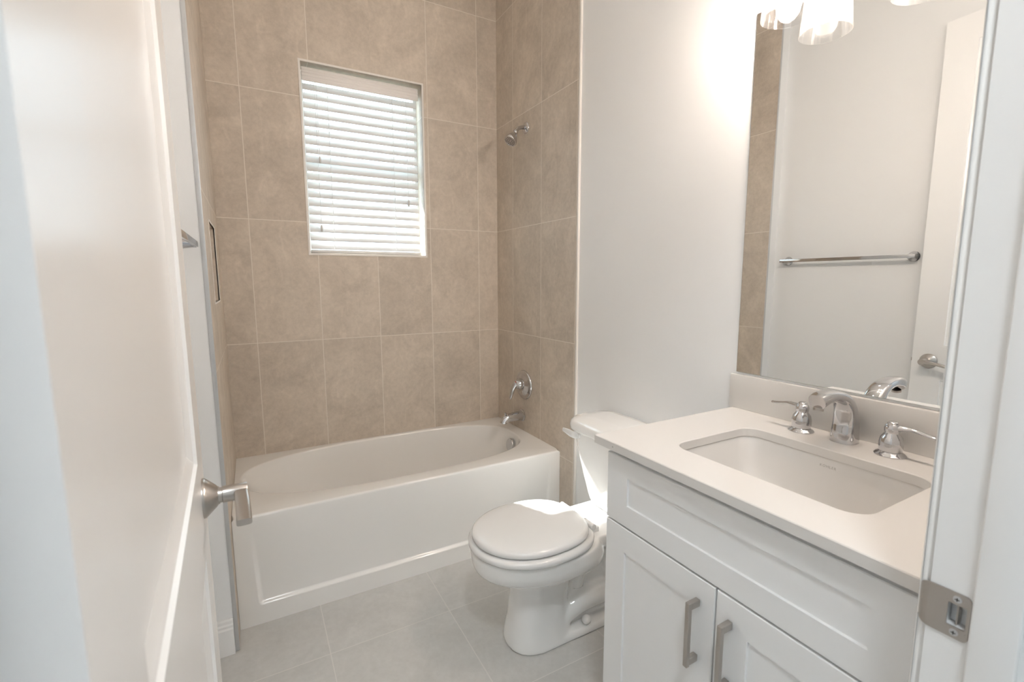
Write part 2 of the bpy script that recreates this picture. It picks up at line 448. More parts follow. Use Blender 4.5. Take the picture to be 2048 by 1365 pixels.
# ================================================================== door
ang = atan2(0.032, 0.803)
DL = 0.805; DH0, DH1 = 0.008, 2.505
door = bpy.data.objects.new('door_1', None); door.location = (0.050, -2.420, 0); door.rotation_euler = (0, 0, ang); COL.objects.link(door)
struct(door); WORLD['door_1'] = Matrix.Translation((0.050, -2.420, 0)) @ Matrix.Rotation(ang, 4, 'Z')
def leaf():
    b = MB()
    us = [0.002, 0.118, DL - 0.118, DL]; zs = [DH0, 0.235, 0.860, 1.030, 2.392, DH1]
    th = 0.035
    for side in (0, 1):
        X = (lambda d: -d) if side == 0 else (lambda d: -th + d)
        for i in range(3):
            for j in range(5):
                u0, u1, z0, z1 = us[i], us[i+1], zs[j], zs[j+1]
                if i == 1 and j in (1, 3):
                    rr = []
                    for ins, d in ((0, 0), (0.003, 0.005), (0.008, 0.0065), (0.024, 0.0125), (0.030, 0.0125)):
                        rr.append([(X(d), u0 + ins, z0 + ins), (X(d), u1 - ins, z0 + ins), (X(d), u1 - ins, z1 - ins), (X(d), u0 + ins, z1 - ins)])
                    b.loft(rr, False, True)
                else:
                    n = len(b.v); b.v += [(X(0), u0, z0), (X(0), u1, z0), (X(0), u1, z1), (X(0), u0, z1)]; b.f.append((n, n+1, n+2, n+3))
    # edges, cut at the same stations so the shell closes
    for u in (us[0], us[-1]):
        for j in range(5):
            n = len(b.v); b.v += [(0, u, zs[j]), (-th, u, zs[j]), (-th, u, zs[j+1]), (0, u, zs[j+1])]; b.f.append((n, n+1, n+2, n+3))
    for z in (zs[0], zs[-1]):
        for i in range(3):
            n = len(b.v); b.v += [(0, us[i], z), (-th, us[i], z), (-th, us[i+1], z), (0, us[i+1], z)]; b.f.append((n, n+1, n+2, n+3))
    return b
leaf().build('door_leaf', 'door', door, local=True)
# lever set on both faces, latch plate on the edge
LZ, LU = 0.948, 0.738
def lever(side):
    sx = 1 if side > 0 else -1
    x0 = 0.0 if side > 0 else -0.035
    h = bpy.data.objects.new('door_handle', None); COL.objects.link(h); h.parent = door; WORLD[h.name] = WORLD['door_1'].copy()
    h.location = (x0, LU, LZ)
    def put(mb, nm):
        mb.v = [(p[0] - x0, p[1] - LU, p[2] - LZ) for p in mb.v]
        return mb.build(nm, 'nickel', h, 40, local=True)
    put(MB().lathe([(0.036, 0), (0.036, 0.003), (0.034, 0.006), (0.020, 0.021), (0.0160, 0.024), (0.0160, 0.026)], (x0, LU, LZ), (sx, 0, 0), 48), 'rosette')
    put(MB().lathe([(0.0140, 0.024), (0.0140, 0.030), (0.0152, 0.031), (0.0152, 0.070), (0.0142, 0.0715)], (x0, LU, LZ), (sx, 0, 0), 40), 'neck')
    a = x0 + sx*0.060
    put(MB().tube(smoothpath([(a, LU + 0.010, LZ), (a + sx*0.001, LU - 0.02, LZ), (a + sx*0.002, LU - 0.06, LZ - 0.004), (a + sx*0.002, LU - 0.108, LZ - 0.014)], 6), [(0.0115 - 0.0050*min(1, k/7), 0.0120) for k in range(19)], 24, flat=0.5, sidev=(0, 0, 1)), 'lever')
lever(1); lever(-1)
b = MB().box(-0.028, -0.007, DL, DL + 0.001, LZ - 0.028, LZ + 0.028); b.hexa([(-0.024, DL, LZ - 0.008), (-0.011, DL, LZ - 0.008), (-0.011, DL + 0.008, LZ - 0.008), (-0.024, DL + 0.002, LZ - 0.008), (-0.024, DL, LZ + 0.008), (-0.011, DL, LZ + 0.008), (-0.011, DL + 0.008, LZ + 0.008), (-0.024, DL + 0.002, LZ + 0.008)])
b.build('latch', 'nickel', door, local=True)
for z in (0.25, 1.25, 2.25):
    MB().lathe([(0.006, -0.045), (0.006, 0.045)], (-0.040, -0.004, z), (0, 0, 1), 16).build('hinge', 'nickel', door, 40, local=True)

# strike plate on the right jamb
sp_ = thing('strike_plate', 'brushed nickel strike plate with two screws on the right door jamb', 'strike plate', (DX1, -2.47, 0.948))
def plate():
    b = MB(); x0, x1 = DX1 - 0.0018, DX1
    yc, zc = -2.4715, 0.9475
    def ring(x, hy, hz, r, cy=yc, cz=zc): return [(x, p[0], p[1]) for p in rrect(cy, cz, hy, hz, r, 0, 6)]
    o = ring(x0, 0.0195, 0.0285, 0.006); i_ = ring(x0, 0.0086, 0.0140, 0.001, -2.4792)
    o2 = [(x1, p[1], p[2]) for p in o]; i2 = [(x1, p[1], p[2]) for p in i_]
    b.loft([o2, o, i_, i2], False, False)
    # lip that wraps round the corner of the jamb
    sec = [(x0 + 0.0002, -2.4585, 0.0285), (x0 + 0.0003, -2.4525, 0.0284), (x0 + 0.0012, -2.4480, 0.0272), (x0 + 0.0034, -2.4442, 0.0245), (x0 + 0.0064, -2.4420, 0.0205)]
    b.loft([[(x, y, zc - h), (x, y, zc + h), (x + 0.0014, y - 0.0008, zc + h), (x + 0.0014, y - 0.0008, zc - h)] for x, y, h in sec])
    return b
plate().build('plate', 'nickel', sp_, 35)
b = MB(); 
b.box(DX1 + 0.012, DX1 + 0.013, -2.4880, -2.4704, 0.9335, 0.9615)
b.build('pocket', 'satin', sp_)
MB().box(DX1 + 0.001, DX1 + 0.0115, -2.4800, -2.4783, 0.936, 0.960).build('adjusting_tab', 'nickel', sp_, bevel=0.0004)
for z in (0.9685, 0.9265):
    s_ = MB().lathe([(0.0042, 0.0), (0.0040, 0.0008), (0.0018, 0.0012)], (DX1 - 0.0018, -2.4785, z), (-1, 0, 0), 24).build('screw', 'satin', sp_, 40)
    MB().box(DX1 - 0.0034, DX1 - 0.0029, -2.4807, -2.4763, z - 0.0005, z + 0.0005).box(DX1 - 0.0034, DX1 - 0.0029, -2.4790, -2.4780, z - 0.0022, z + 0.0022).build('cross_slot', 'dark', s_)

# ================================================================== blind
bl = thing('window_blind', 'white horizontal slat blind half open in the tiled window recess', 'blind', (0.712, 0.05, WZ0))
BX0, BX1 = WX0 + 0.006, 1.010
b = MB().box(BX0, BX1, 0.022, 0.030, 2.346, 2.410)
for z in (2.356, 2.370, 2.386, 2.400): b.box(BX0, BX1, 0.0195, 0.022, z - 0.004, z + 0.004)
b.build('valance', 'valance', bl, bevel=0.0008, segs=1)
MB().box(BX0 + 0.004, BX1 - 0.004, 0.032, 0.085, 2.366, 2.404).build('headrail', 'slat', bl)
SL_P, SL_W, TILT = 0.0443, 0.050, radians(53)
def slat_mesh():
    b = MB(); n = 8; top = []; bot = []
    for k in range(n + 1):
        s = -SL_W/2 + SL_W*k/n
        h = 0.0022*(1 - (2*k/n - 1)**2)
        # outer edge up, inner edge down
        top.append((s*cos(TILT) - h*sin(TILT), s*sin(TILT) + h*cos(TILT)))
        bot.append((s*cos(TILT) - (h - 0.0026)*sin(TILT), s*sin(TILT) + (h - 0.0026)*cos(TILT)))
    loop = top + bot[::-1]
    b.loft([[(x, p[0], p[1]) for p in loop] for x in (BX0 + 0.003, BX1 - 0.003)])
    return b
NS = 19
first = None
for k in range(NS):
    z = 1.532 + SL_P*k
    if first is None:
        first = slat_mesh().build('slat', 'slat', bl, 40); first.location = (0, 0.056, z)
    else:
        c = first.copy(); COL.objects.link(c); c.parent = bl; c.matrix_parent_inverse = WORLD['window_blind'].inverted(); c.location = (0, 0.056, z)
MB().box(BX0 + 0.003, BX1 - 0.003, 0.030, 0.080, 1.4925, 1.508).build('bottom_rail', 'slat', bl, bevel=0.003)
for x in (0.531, 0.866):
    b = MB()
    b.tube([(x, 0.0325, 1.508), (x, 0.0325, 2.36)], 0.0011, 6).tube([(x, 0.0795, 1.508), (x, 0.0795, 2.38)], 0.0011, 6)
    for k in range(NS):
        z = 1.532 + SL_P*k
        b.tube([(x, 0.0325, z - 0.0165), (x, 0.0795, z + 0.0125)], 0.0008, 5)
    b.build('ladder_cord', 'slat', bl, 40)
for x, z in ((0.478, 1.968), (0.469, 1.620), (0.941, 1.783)):
    b = MB().tube([(x, 0.027, z + 0.015), (x, 0.026, 2.352)], 0.0009, 6); b.build('lift_cord', 'slat', bl, 40)
    MB().lathe([(0.003, 0.016), (0.0055, 0.008), (0.0062, -0.010), (0.005, -0.017), (0.002, -0.018)], (x, 0.026, z), (0, 0, 1), 16).build('tassel', 'tassel', bl, 40)

# ================================================================== bathtub
tub = thing('bathtub', 'white alcove bathtub with smooth apron between the tiled walls', 'bathtub', (0.74, -0.353, 0))
TZ, TY = 0.452, -0.706
X0t, X1t, Y0t, Y1t = 0.001, W - 0.001, TY, -0.001
CX, CY = 0.74, -0.318
NA = 144
angs = [2*pi*k/NA for k in range(NA)]
def corner_ang(x, y): return atan2(y - CY, x - CX) % (2*pi)
for cx_, cy_ in ((X0t, Y0t), (X1t, Y0t), (X0t, Y1t), (X1t, Y1t)):
    a = corner_ang(cx_, cy_); j = min(range(NA), key=lambda q: abs(angs[q] - a)); angs[j] = a
angs.sort()
def rect_ring(x0, x1, y0, y1, z):
    out = []
    for a in angs:
        c, s = cos(a), sin(a); t = 1e9
        if c > 1e-9: t = min(t, (x1 - CX)/c)
        if c < -1e-9: t = min(t, (x0 - CX)/c)
        if s > 1e-9: t = min(t, (y1 - CY)/s)
        if s < -1e-9: t = min(t, (y0 - CY)/s)
        out.append((CX + c*t, CY + s*t, z))
    return out
def oval_ring(L, R, F, B, z, nl=2.5, nr=2.9):
    out = []
    for a in angs:
        c, s = cos(a), sin(a)
        ax = (R - CX) if c > 0 else (CX - L); by = (B - CY) if s > 0 else (CY - F); n = nr if c > 0 else nl
        # radial form of the superellipse
        t = (abs(c/ax)**n + abs(s/by)**n)**(-1.0/n)
        out.append((CX + c*t, CY + s*t, z))
    return out
rings = [rect_ring(X0t, X1t, Y0t, Y1t, 0.430)]
for k in range(5):
    a = pi/2*k/4; rings.append(rect_ring(X0t, X1t, Y0t + 0.010*(1 - cos(a)), Y1t, TZ - 0.010 + 0.010*sin(a)))
L0, R0, F0, B0 = 0.031, 1.418, -0.618, -0.024
for k in range(6):
    a = pi/2*k/5; g = 0.012*(1 - sin(a))
    rings.append(oval_ring(L0 - g, R0 + g, F0 - g, min(B0 + g, -0.006), TZ - 0.012*(1 - cos(a))))
for t in (0.06, 0.14, 0.26, 0.40, 0.56, 0.72, 0.84):
    z = TZ - 0.012 - 0.345*t
    rings.append(oval_ring(L0 + 0.30*t**1.2 + 0.01, R0 - 0.075*t - 0.003, F0 + 0.060*t + 0.003, B0 - 0.065*t - 0.003, z, 2.5, 3.0))
for a in (0.3, 0.6, 0.9, 1.2, 1.5):
    g = 0.085*(1 - cos(a)); z = TZ - 0.012 - 0.345*(0.84 + 0.16*sin(a))
    rings.append(oval_ring(L0 + 0.262 + g*1.6, R0 - 0.068 - g, F0 + 0.056 + g, B0 - 0.058 - g, z, 2.5, 3.0))
tb = MB().loft(rings, False, True)
# apron: flush under the rim, sinking towards a step near the floor
nx, nz = 120, 56
def sst(e0, e1, x):
    t = min(1, max(0, (x - e0)/(e1 - e0))); return t*t*(3 - 2*t)
gx = sorted(set([X0t + (X1t - X0t)*k/nx for k in range(nx + 1)] + [0.055 + 0.002*k for k in range(18)] + [W - 0.055 - 0.002*k for k in range(18)]))
gz = sorted(set([0.430*k/nz for k in range(nz + 1)] + [0.070 + 0.002*k for k in range(18)]))
def depth(x, z):
    dz = sst(0.415, 0.10, z) if z < 0.415 else 0
    zl = 0.084
    m_ = sst(zl - 0.008, zl + 0.008, z)
    xl = 0.078 - 0.05*(z - 0.09)
    m_ *= sst(xl - 0.009, xl + 0.009, x) * sst(W - xl + 0.009, W - xl - 0.009, x)
    return 0.013*dz*m_
n = len(tb.v)
for x in gx:
    for z in gz: tb.v.append((x, TY + depth(x, z), z))
nzz = len(gz)
for i in range(len(gx) - 1):
    for j in range(nzz - 1):
        tb.f.append((n + i*nzz + j, n + (i+1)*nzz + j, n + (i+1)*nzz + j + 1, n + i*nzz + j + 1))
tb.build('tub_shell', 'acrylic', tub, 38)
ov = MB().lathe([(0.030, 0), (0.037, 0.003), (0.038, 0.012), (0.036, 0.016), (0.020, 0.018)], (1.399, -0.350, 0.388), (-1, 0, 0.16), 40).build('overflow_cover', 'chrome', tub, 40)
MB().lathe([(0.034, 0), (0.033, 0.004), (0.010, 0.006)], (1.22, -0.318, 0.094), (0, 0, 1), 32).build('drain_cover', 'chrome', tub, 40)

# tub spout
t_ = thing('tub_spout', 'chrome tub spout with diverter knob low on the alcove wall', 'spout', (W, -0.310, 0.540))
pp = smoothpath([(W, -0.310, 0.542), (1.470, -0.310, 0.542), (1.425, -0.310, 0.541), (1.393, -0.310, 0.538), (1.374, -0.310, 0.528), (1.366, -0.310, 0.510)], 5)
MB().tube(pp, [0.0305 - 0.0095*min(1, k/20) for k in range(len(pp))], 32, sidev=(0, 1, 0)).build('spout_body', 'chrome', t_, 50)
MB().lathe([(0.036, 0), (0.036, 0.004), (0.031, 0.008)], (W, -0.310, 0.542), (-1, 0, 0), 40).build('wall_ring', 'chrome', t_, 40)
MB().lathe([(0.004, 0), (0.004, 0.010), (0.008, 0.012), (0.008, 0.018), (0.004, 0.020)], (1.381, -0.310, 0.553), (0, 0, 1), 20).build('diverter_knob', 'chrome', t_, 40)

# shower valve
t_ = thing('shower_valve', 'round chrome shower valve with lever handle above the tub spout', 'valve', (W, -0.335, 0.733))
MB().lathe([(0.087, 0), (0.087, 0.004), (0.083, 0.009), (0.070, 0.011), (0.060, 0.011), (0.055, 0.015), (0.035, 0.020), (0.033, 0.022)], (W, -0.335, 0.733), (-1, 0, 0), 64).build('escutcheon', 'chrome', t_, 40)
MB().lathe([(0.032, 0.018), (0.031, 0.030), (0.029, 0.044), (0.022, 0.058), (0.010, 0.065)], (W, -0.335, 0.740), (-1, 0, 0), 40).build('handle_hub', 'chrome', t_, 60)
pp = smoothpath([(1.453, -0.335, 0.747), (1.434, -0.331, 0.737), (1.421, -0.327, 0.712), (1.414, -0.324, 0.680), (1.406, -0.322, 0.655)], 6)
MB().tube(pp, [(0.021 - 0.012*k/(len(pp)-1), 0.018 - 0.011*k/(len(pp)-1)) for k in range(len(pp))], 24, sidev=(0, 1, 0)).build('lever_handle', 'chrome', t_, 50)
MB().lathe([(0.005, 0), (0.004, 0.0015)], (1.4345, -0.338, 0.757), (-0.9, 0, 0.4), 16).build('index_button', 'red', t_, 40)

# shower head
t_ = thing('shower', 'small chrome shower head on a bent arm high on the alcove wall', 'shower head', (W, -0.352, 2.172))
MB().lathe([(0.031, 0), (0.031, 0.002), (0.027, 0.007), (0.014, 0.011)], (W, -0.352, 2.172), (-1, 0, 0), 40).build('flange', 'chrome', t_, 40)
pp = smoothpath([(W, -0.352, 2.172), (1.468, -0.354, 2.170), (1.445, -0.358, 2.160), (1.424, -0.364, 2.140)], 6)
MB().tube(pp, 0.0105, 20).build('arm', 'chrome', t_, 50)
hd = Vector((-0.56, -0.16, -0.80)).normalized(); ho = Vector((1.427, -0.363, 2.143))
MB().lathe([(0.013, 0), (0.0145, 0.004), (0.0145, 0.014), (0.012, 0.018), (0.017, 0.028), (0.026, 0.045), (0.034, 0.063), (0.036, 0.074), (0.034, 0.078), (0.029, 0.077), (0.028, 0.075)], ho, hd, 40).build('shower_head', 'chrome', t_, 40)
e1 = hd.cross(Vector((0, 0, 1))).normalized(); e2 = hd.cross(e1)
b = MB()
for rr, nn in ((0.008, 6), (0.016, 12), (0.0235, 16)):
    for k in range(nn):
        a = 2*pi*k/nn; b.lathe([(0.0017, 0.074), (0.0012, 0.0785)], ho + (e1*cos(a) + e2*sin(a))*rr, hd, 8)
b.build('spray_nozzles', 'dark', t_, 40)

# ================================================================== toilet
TYC = -1.277
toi = thing('toilet', 'white two-piece toilet with closed lid between tub and vanity', 'toilet', (1.15, TYC, 0))
NT = 72
def egg(xf, xb, hw, z, nf=2.0, nb=3.4, split=0.52):
    """toilet-shaped ring: rounded front (towards -x), squarer back"""
    cx_ = xf + (xb - xf)*split; out = []
    for k in range(NT):
        a = 2*pi*k/NT; c, s = cos(a), sin(a)
        ax = (xb - cx_) if c > 0 else (cx_ - xf); nn = nb if c > 0 else nf
        t = (abs(c/ax)**nn + abs(s/hw)**nn)**(-1.0/nn)
        out.append((cx_ + c*t, TYC + s*t, z))
    return out
# bowl, pedestal, foot, trapway and deck: one piece of china, blended by a remesh
def rr_x(x0, x1, hy, r, z, k=8): return rrect((x0 + x1)/2, TYC, (x1 - x0)/2, hy, r, z, k)
secs = [(0.000, 0.868, 1.13, 0.103), (0.012, 0.867, 1.13, 0.103), (0.040, 0.870, 1.12, 0.099), (0.10, 0.882, 1.11, 0.090),
        (0.18, 0.890, 1.11, 0.082), (0.235, 0.890, 1.13, 0.082), (0.262, 0.880, 1.18, 0.094), (0.280, 0.855, 1.22, 0.120), (0.294, 0.818, 1.235, 0.145),
        (0.306, 0.782, 1.24, 0.165), (0.317, 0.760, 1.24, 0.177), (0.330, 0.748, 1.24, 0.184), (0.350, 0.741, 1.24, 0.189), (0.385, 0.738, 1.22, 0.191), (0.398, 0.738, 1.21, 0.191)]
tb_ = MB().loft([egg(a, b_, c_, z, 2.0 if z > 0.25 else 2.5, 3.0) for z, a, b_, c_ in secs])
tb_.loft([egg(0.868, 1.44, 0.104, 0.0, 2.5, 4), egg(0.868, 1.44, 0.104, 0.022, 2.5, 4), egg(0.876, 1.43, 0.096, 0.034, 2.5, 4)])          # foot
tb_.loft([rr_x(0.98, 1.40, 0.046, 0.03, 0.01), rr_x(0.98, 1.42, 0.046, 0.03, 0.30), rr_x(1.00, 1.44, 0.080, 0.04, 0.36)])                 # core
tb_.loft([rr_x(1.16, 1.44, 0.085, 0.04, 0.315), rr_x(1.13, 1.47, 0.112, 0.05, 0.350), rr_x(1.12, 1.478, 0.124, 0.05, 0.372), rr_x(1.118, 1.48, 0.126, 0.05, 0.4005)])  # deck
for s_ in (-1, 1):
    y = TYC + s_*0.048
    pp = smoothpath([(1.075, y, 0.070), (1.14, y, 0.105), (1.22, y, 0.118), (1.32, y, 0.110), (1.40, y, 0.09)], 6)
    tb_.tube(pp, [0.036 + 0.012*sin(pi*k/(len(pp)-1)) for k in range(len(pp))], 20)
    tb_.sphere((1.085, y, 0.080), 0.040, 16)
    pp = smoothpath([(1.150, y - s_*0.012, 0.17), (1.160, y - s_*0.004, 0.25), (1.185, y, 0.300), (1.225, y, 0.318), (1.27, y, 0.300), (1.30, y - s_*0.006, 0.23), (1.32, y - s_*0.012, 0.14)], 6)
    tb_.tube(pp, [0.029 + 0.006*sin(pi*k/(len(pp)-1)) for k in range(len(pp))], 20)
bo_ = tb_.build('bowl', 'china', toi, 180)
md = bo_.modifiers.new('blend', 'REMESH'); md.mode = 'VOXEL'; md.voxel_size = 0.0045; md.use_smooth_shade = True
md = bo_.modifiers.new('soften', 'SMOOTH'); md.factor = 0.5; md.iterations = 14
for s_ in (-1, 1):
    MB().lathe([(0.017, -0.004), (0.0165, 0.009), (0.012, 0.018), (0.004, 0.022)], (1.165, TYC + s_*0.088, 0.052), (0, s_*0.75, 0.8), 24).build('bolt_cap', 'plastic', toi, 60)
# seat ring and lid
def slab(prof, nm, nf, nb=2.6, split=0.50):
    rs = [egg(a, b_, c_, z, nf, nb, split) for z, a, b_, c_ in prof]
    MB().loft(rs).build(nm, 'plastic', toi, 60)
slab([(0.4035, 0.745, 1.180, 0.190), (0.4035, 0.738, 1.188, 0.197), (0.407, 0.735, 1.192, 0.200), (0.417, 0.734, 1.193, 0.201), (0.424, 0.738, 1.190, 0.197), (0.4275, 0.748, 1.182, 0.187), (0.4275, 0.78, 1.15, 0.15)], 'seat', 2.05)
slab([(0.4320, 0.755, 1.166, 0.176), (0.4320, 0.750, 1.172, 0.181), (0.435, 0.747, 1.174, 0.184), (0.444, 0.747, 1.174, 0.184), (0.451, 0.752, 1.170, 0.179), (0.4555, 0.764, 1.160, 0.167), (0.458, 0.80, 1.13, 0.130), (0.459, 0.90, 1.06, 0.05)], 'seat_lid', 2.05)
for s in (-1, 1):
    y = TYC + s*0.075
    b = MB().box(1.165, 1.215, y - 0.017, y + 0.017, 0.399, 0.418); b.tube([(1.180, y - 0.030, 0.431), (1.180, y + 0.030, 0.431)], 0.0115, 20)
    b.box(1.170, 1.190, y - 0.015, y + 0.015, 0.415, 0.430)
    b.build('seat_hinge', 'plastic', toi, bevel=0.002)
MB().box(0.79, 0.80, TYC - 0.012, TYC + 0.012, 0.397, 0.404).build('seat_bumper', 'plastic', toi)
# tank
tk = [(0.4045, 1.345, 0.115, 0.05), (0.4045, 1.335, 0.128, 0.06), (0.410, 1.326, 0.140, 0.07), (0.425, 1.320, 0.150, 0.075), (0.45, 1.316, 0.158, 0.075), (0.52, 1.309, 0.180, 0.075), (0.60, 1.303, 0.202, 0.072), (0.67, 1.299, 0.218, 0.070), (0.705, 1.297, 0.224, 0.070)]
MB().loft([rr_x(xf_, 1.488, hy, r_, z, 10) for z, xf_, hy, r_ in tk]).build('tank', 'china', toi, 60)
ld = [(0.705, 1.292, 0.228, 0.07), (0.708, 1.283, 0.238, 0.075), (0.716, 1.279, 0.243, 0.078), (0.732, 1.279, 0.243, 0.078), (0.746, 1.284, 0.238, 0.075), (0.757, 1.297, 0.226, 0.066), (0.764, 1.32, 0.204, 0.05), (0.768, 1.36, 0.16, 0.04)]
MB().loft([rr_x(xf_, 1.497 - max(0, z - 0.74)*0.3, hy, r_, z, 10) for z, xf_, hy, r_ in ld]).build('tank_lid', 'china', toi, 60)
pp = smoothpath([(1.288, TYC + 0.150, 0.692), (1.276, TYC + 0.165, 0.694), (1.274, TYC + 0.200, 0.697), (1.276, TYC + 0.232, 0.697)], 5)
MB().tube(pp, [(0.015 - 0.007*max(0, k - 8)/8, 0.006) for k in range(len(pp))], 20, sidev=(0, 0, 1)).build('flush_lever', 'plastic', toi, 50)
MB().lathe([(0.014, 0), (0.014, 0.008), (0.010, 0.012)], (1.297, TYC + 0.150, 0.692), (-1, 0, 0), 20).build('lever_boss', 'plastic', toi, 50)

# ================================================================== vanity
VY0, VY1, VX = YF, -1.730, 0.935
van = thing('vanity_cabinet', 'white shaker vanity cabinet with two doors under the pale countertop', 'cabinet', (1.22, -2.09, 0))
b = MB()
WRc, VY0c = WR - 0.003, VY0 + 0.003
b.box(VX + 0.020, WRc, VY1 - 0.018, VY1, 0, 0.9045)                 # left end panel
b.box(VX + 0.020, WRc, VY0c, VY0 + 0.018, 0, 0.9045)                 # right end panel
b.box(VX + 0.085, VX + 0.100, VY0 + 0.018, VY1 - 0.018, 0, 0.10)   # toe board
b.box(VX + 0.020, WRc, VY0 + 0.018, VY1 - 0.018, 0.10, 0.118)       # bottom
b.box(WRc - 0.012, WRc, VY0 + 0.018, VY1 - 0.018, 0.118, 0.9045)     # back
b.box(VX + 0.020, VX + 0.038, VY0 + 0.018, VY0 + 0.040, 0.118, 0.9045)
b.box(VX + 0.020, VX + 0.038, VY1 - 0.040, VY1 - 0.018, 0.118, 0.9045)
b.box(VX + 0.020, VX + 0.038, VY0 + 0.040, VY1 - 0.040, 0.865, 0.9045)
b.box(VX + 0.020, VX + 0.038, VY0 + 0.040, VY1 - 0.040, 0.680, 0.725)
b.build('carcass', 'cabinet', van)
MB().box(VX + 0.004, VX + 0.020, VY0 + 0.003, -2.433, 0.10, 0.9045).build('filler_strip', 'cabinet', van, bevel=0.001)
def shaker(nm, y0, y1, z0, z1, sy, szb, szt, x=VX, th=0.020, rec=0.005):
    """frame and recessed flat panel, facing -x"""
    b = MB()
    def R(xx, a, c, d, e): return [(xx, a, d), (xx, c, d), (xx, c, e), (xx, a, e)]
    ch = 0.0018
    out = [R(x + th, y0, y1, z0, z1), R(x + ch, y0, y1, z0, z1), R(x, y0 + ch, y1 - ch, z0 + ch, z1 - ch),
           R(x, y0 + sy, y1 - sy, z0 + szb, z1 - szt), R(x + rec, y0 + sy + 0.0015, y1 - sy - 0.0015, z0 + szb + 0.0015, z1 - szt - 0.0015)]
    b.loft(out, True, True)
    return b.build(nm, 'cabinet', van)
shaker('false_drawer_front', -2.430, VY1 - 0.002, 0.7035, 0.886, 0.076, 0.058, 0.050)
dl = shaker('door', -2.079, VY1 - 0.002, 0.125, 0.6985, 0.072, 0.068, 0.067)
dr = shaker('door', -2.430, -2.083, 0.125, 0.6985, 0.072, 0.068, 0.067)
def pull(y, parent):
    b = MB(); zt, zb = 0.6505, 0.5025
    b.box(VX - 0.034, VX - 0.024, y - 0.0055, y + 0.0055, zb - 0.004, zt)
    for z in (zt - 0.016, zb): b.box(VX - 0.026, VX + 0.0005, y - 0.0060, y + 0.0060, z, z + 0.016)
    return b.build('handle', 'nickel', parent, bevel=0.0014)
pull(-2.038, dl); pull(-2.117, dr)

# countertop with cut-out + backsplash
top = thing('vanity_countertop', 'cream white quartz countertop slab with sink cut-out on the vanity', 'countertop', (1.2, -2.08, 0.905))
CTZ, CTB = 0.9275, 0.9050
CX0, CX1, CYa, CYb = 0.9125, WR, YF, -1.702
SX0, SX1, SY0, SY1 = 1.032, 1.338, -2.290, -1.862
scx, scy, shx, shy = (SX0+SX1)/2, (SY0+SY1)/2, (SX1-SX0)/2, (SY1-SY0)/2
inner = rrect(scx, scy, shx, shy, 0.045, 0, 10)
def outer_of(p):
    dx, dy = p[0] - scx, p[1] - scy; t = 1e9
    if dx > 1e-9: t = min(t, (CX1 - scx)/dx)
    if dx < -1e-9: t = min(t, (CX0 - scx)/dx)
    if dy > 1e-9: t = min(t, (CYb - scy)/dy)
    if dy < -1e-9: t = min(t, (CYa - scy)/dy)
    return [scx + dx*t, scy + dy*t]
outer = [outer_of(p) for p in inner]
for c in ((CX0, CYa), (CX0, CYb), (CX1, CYa), (CX1, CYb)):
    j = min(range(len(outer)), key=lambda q: (outer[q][0]-c[0])**2 + (outer[q][1]-c[1])**2); outer[j] = list(c)
def zr(pts, z, ins=0.0):
    return [(min(max(p[0], CX0 + ins), CX1), min(max(p[1], CYa), CYb - ins), z) for p in pts]
ch = 0.0018
b = MB().loft([zr(outer, CTB), zr(outer, CTZ - ch), zr(outer, CTZ, ch), rrect(scx, scy, shx + ch, shy + ch, 0.045 + ch, CTZ, 10), rrect(scx, scy, shx, shy, 0.045, CTZ - ch, 10), [(p[0], p[1], CTB) for p in inner], zr(outer, CTB)], False, False)
b.build('slab', 'quartz', top, 30)
bs_ = MB().box(WR - 0.020, WR, YF, CYb + 0.012, CTZ, 1.0375)
tag(bs_.build('backsplash', 'quartz', None, bevel=0.0015), 'low cream quartz backsplash along the wall under the mirror', 'backsplash')
MB().lathe([(0.0022, 0), (0.0016, 0.0005)], (CX0, -1.775, 0.915), (-1, 0, 0), 10).build('chip', 'ink', top, 40)

# undermount sink
snk = thing('undermount_sink', 'white rectangular undermount sink set in the vanity countertop', 'sink', (scx, scy, 0.905))
e = -0.004
def sr(off, z, r=0.045): return rrect(scx, scy, shx + off, shy + off, r, z, 10)
rs = [sr(0.022, 0.8965, 0.06), sr(0.022, 0.9045, 0.06), sr(-e, 0.9045, 0.048), sr(-e - 0.002, 0.900, 0.047), sr(-0.006, 0.85), sr(-0.015, 0.80, 0.048), sr(-0.024, 0.775, 0.05),
      sr(-0.042, 0.760, 0.05), sr(-0.073, 0.754, 0.05), rrect(scx, scy, 0.024, 0.024, 0.0235, 0.750, 10),
      rrect(scx, scy, 0.030, 0.030, 0.029, 0.741, 10), sr(-0.070, 0.745, 0.05), sr(-0.034, 0.752, 0.05), sr(-0.014, 0.770, 0.05), sr(-0.004, 0.80, 0.05), sr(0.005, 0.85, 0.05), sr(0.011, 0.8965, 0.05), sr(0.022, 0.8965, 0.06)]
MB().loft(rs, False, False).build('basin', 'sink_china', snk, 60)
MB().lathe([(0.022, 0), (0.021, 0.002), (0.008, 0.003)], (scx, scy, 0.7505), (0, 0, 1), 32).build('drain_stopper', 'chrome', snk, 40)
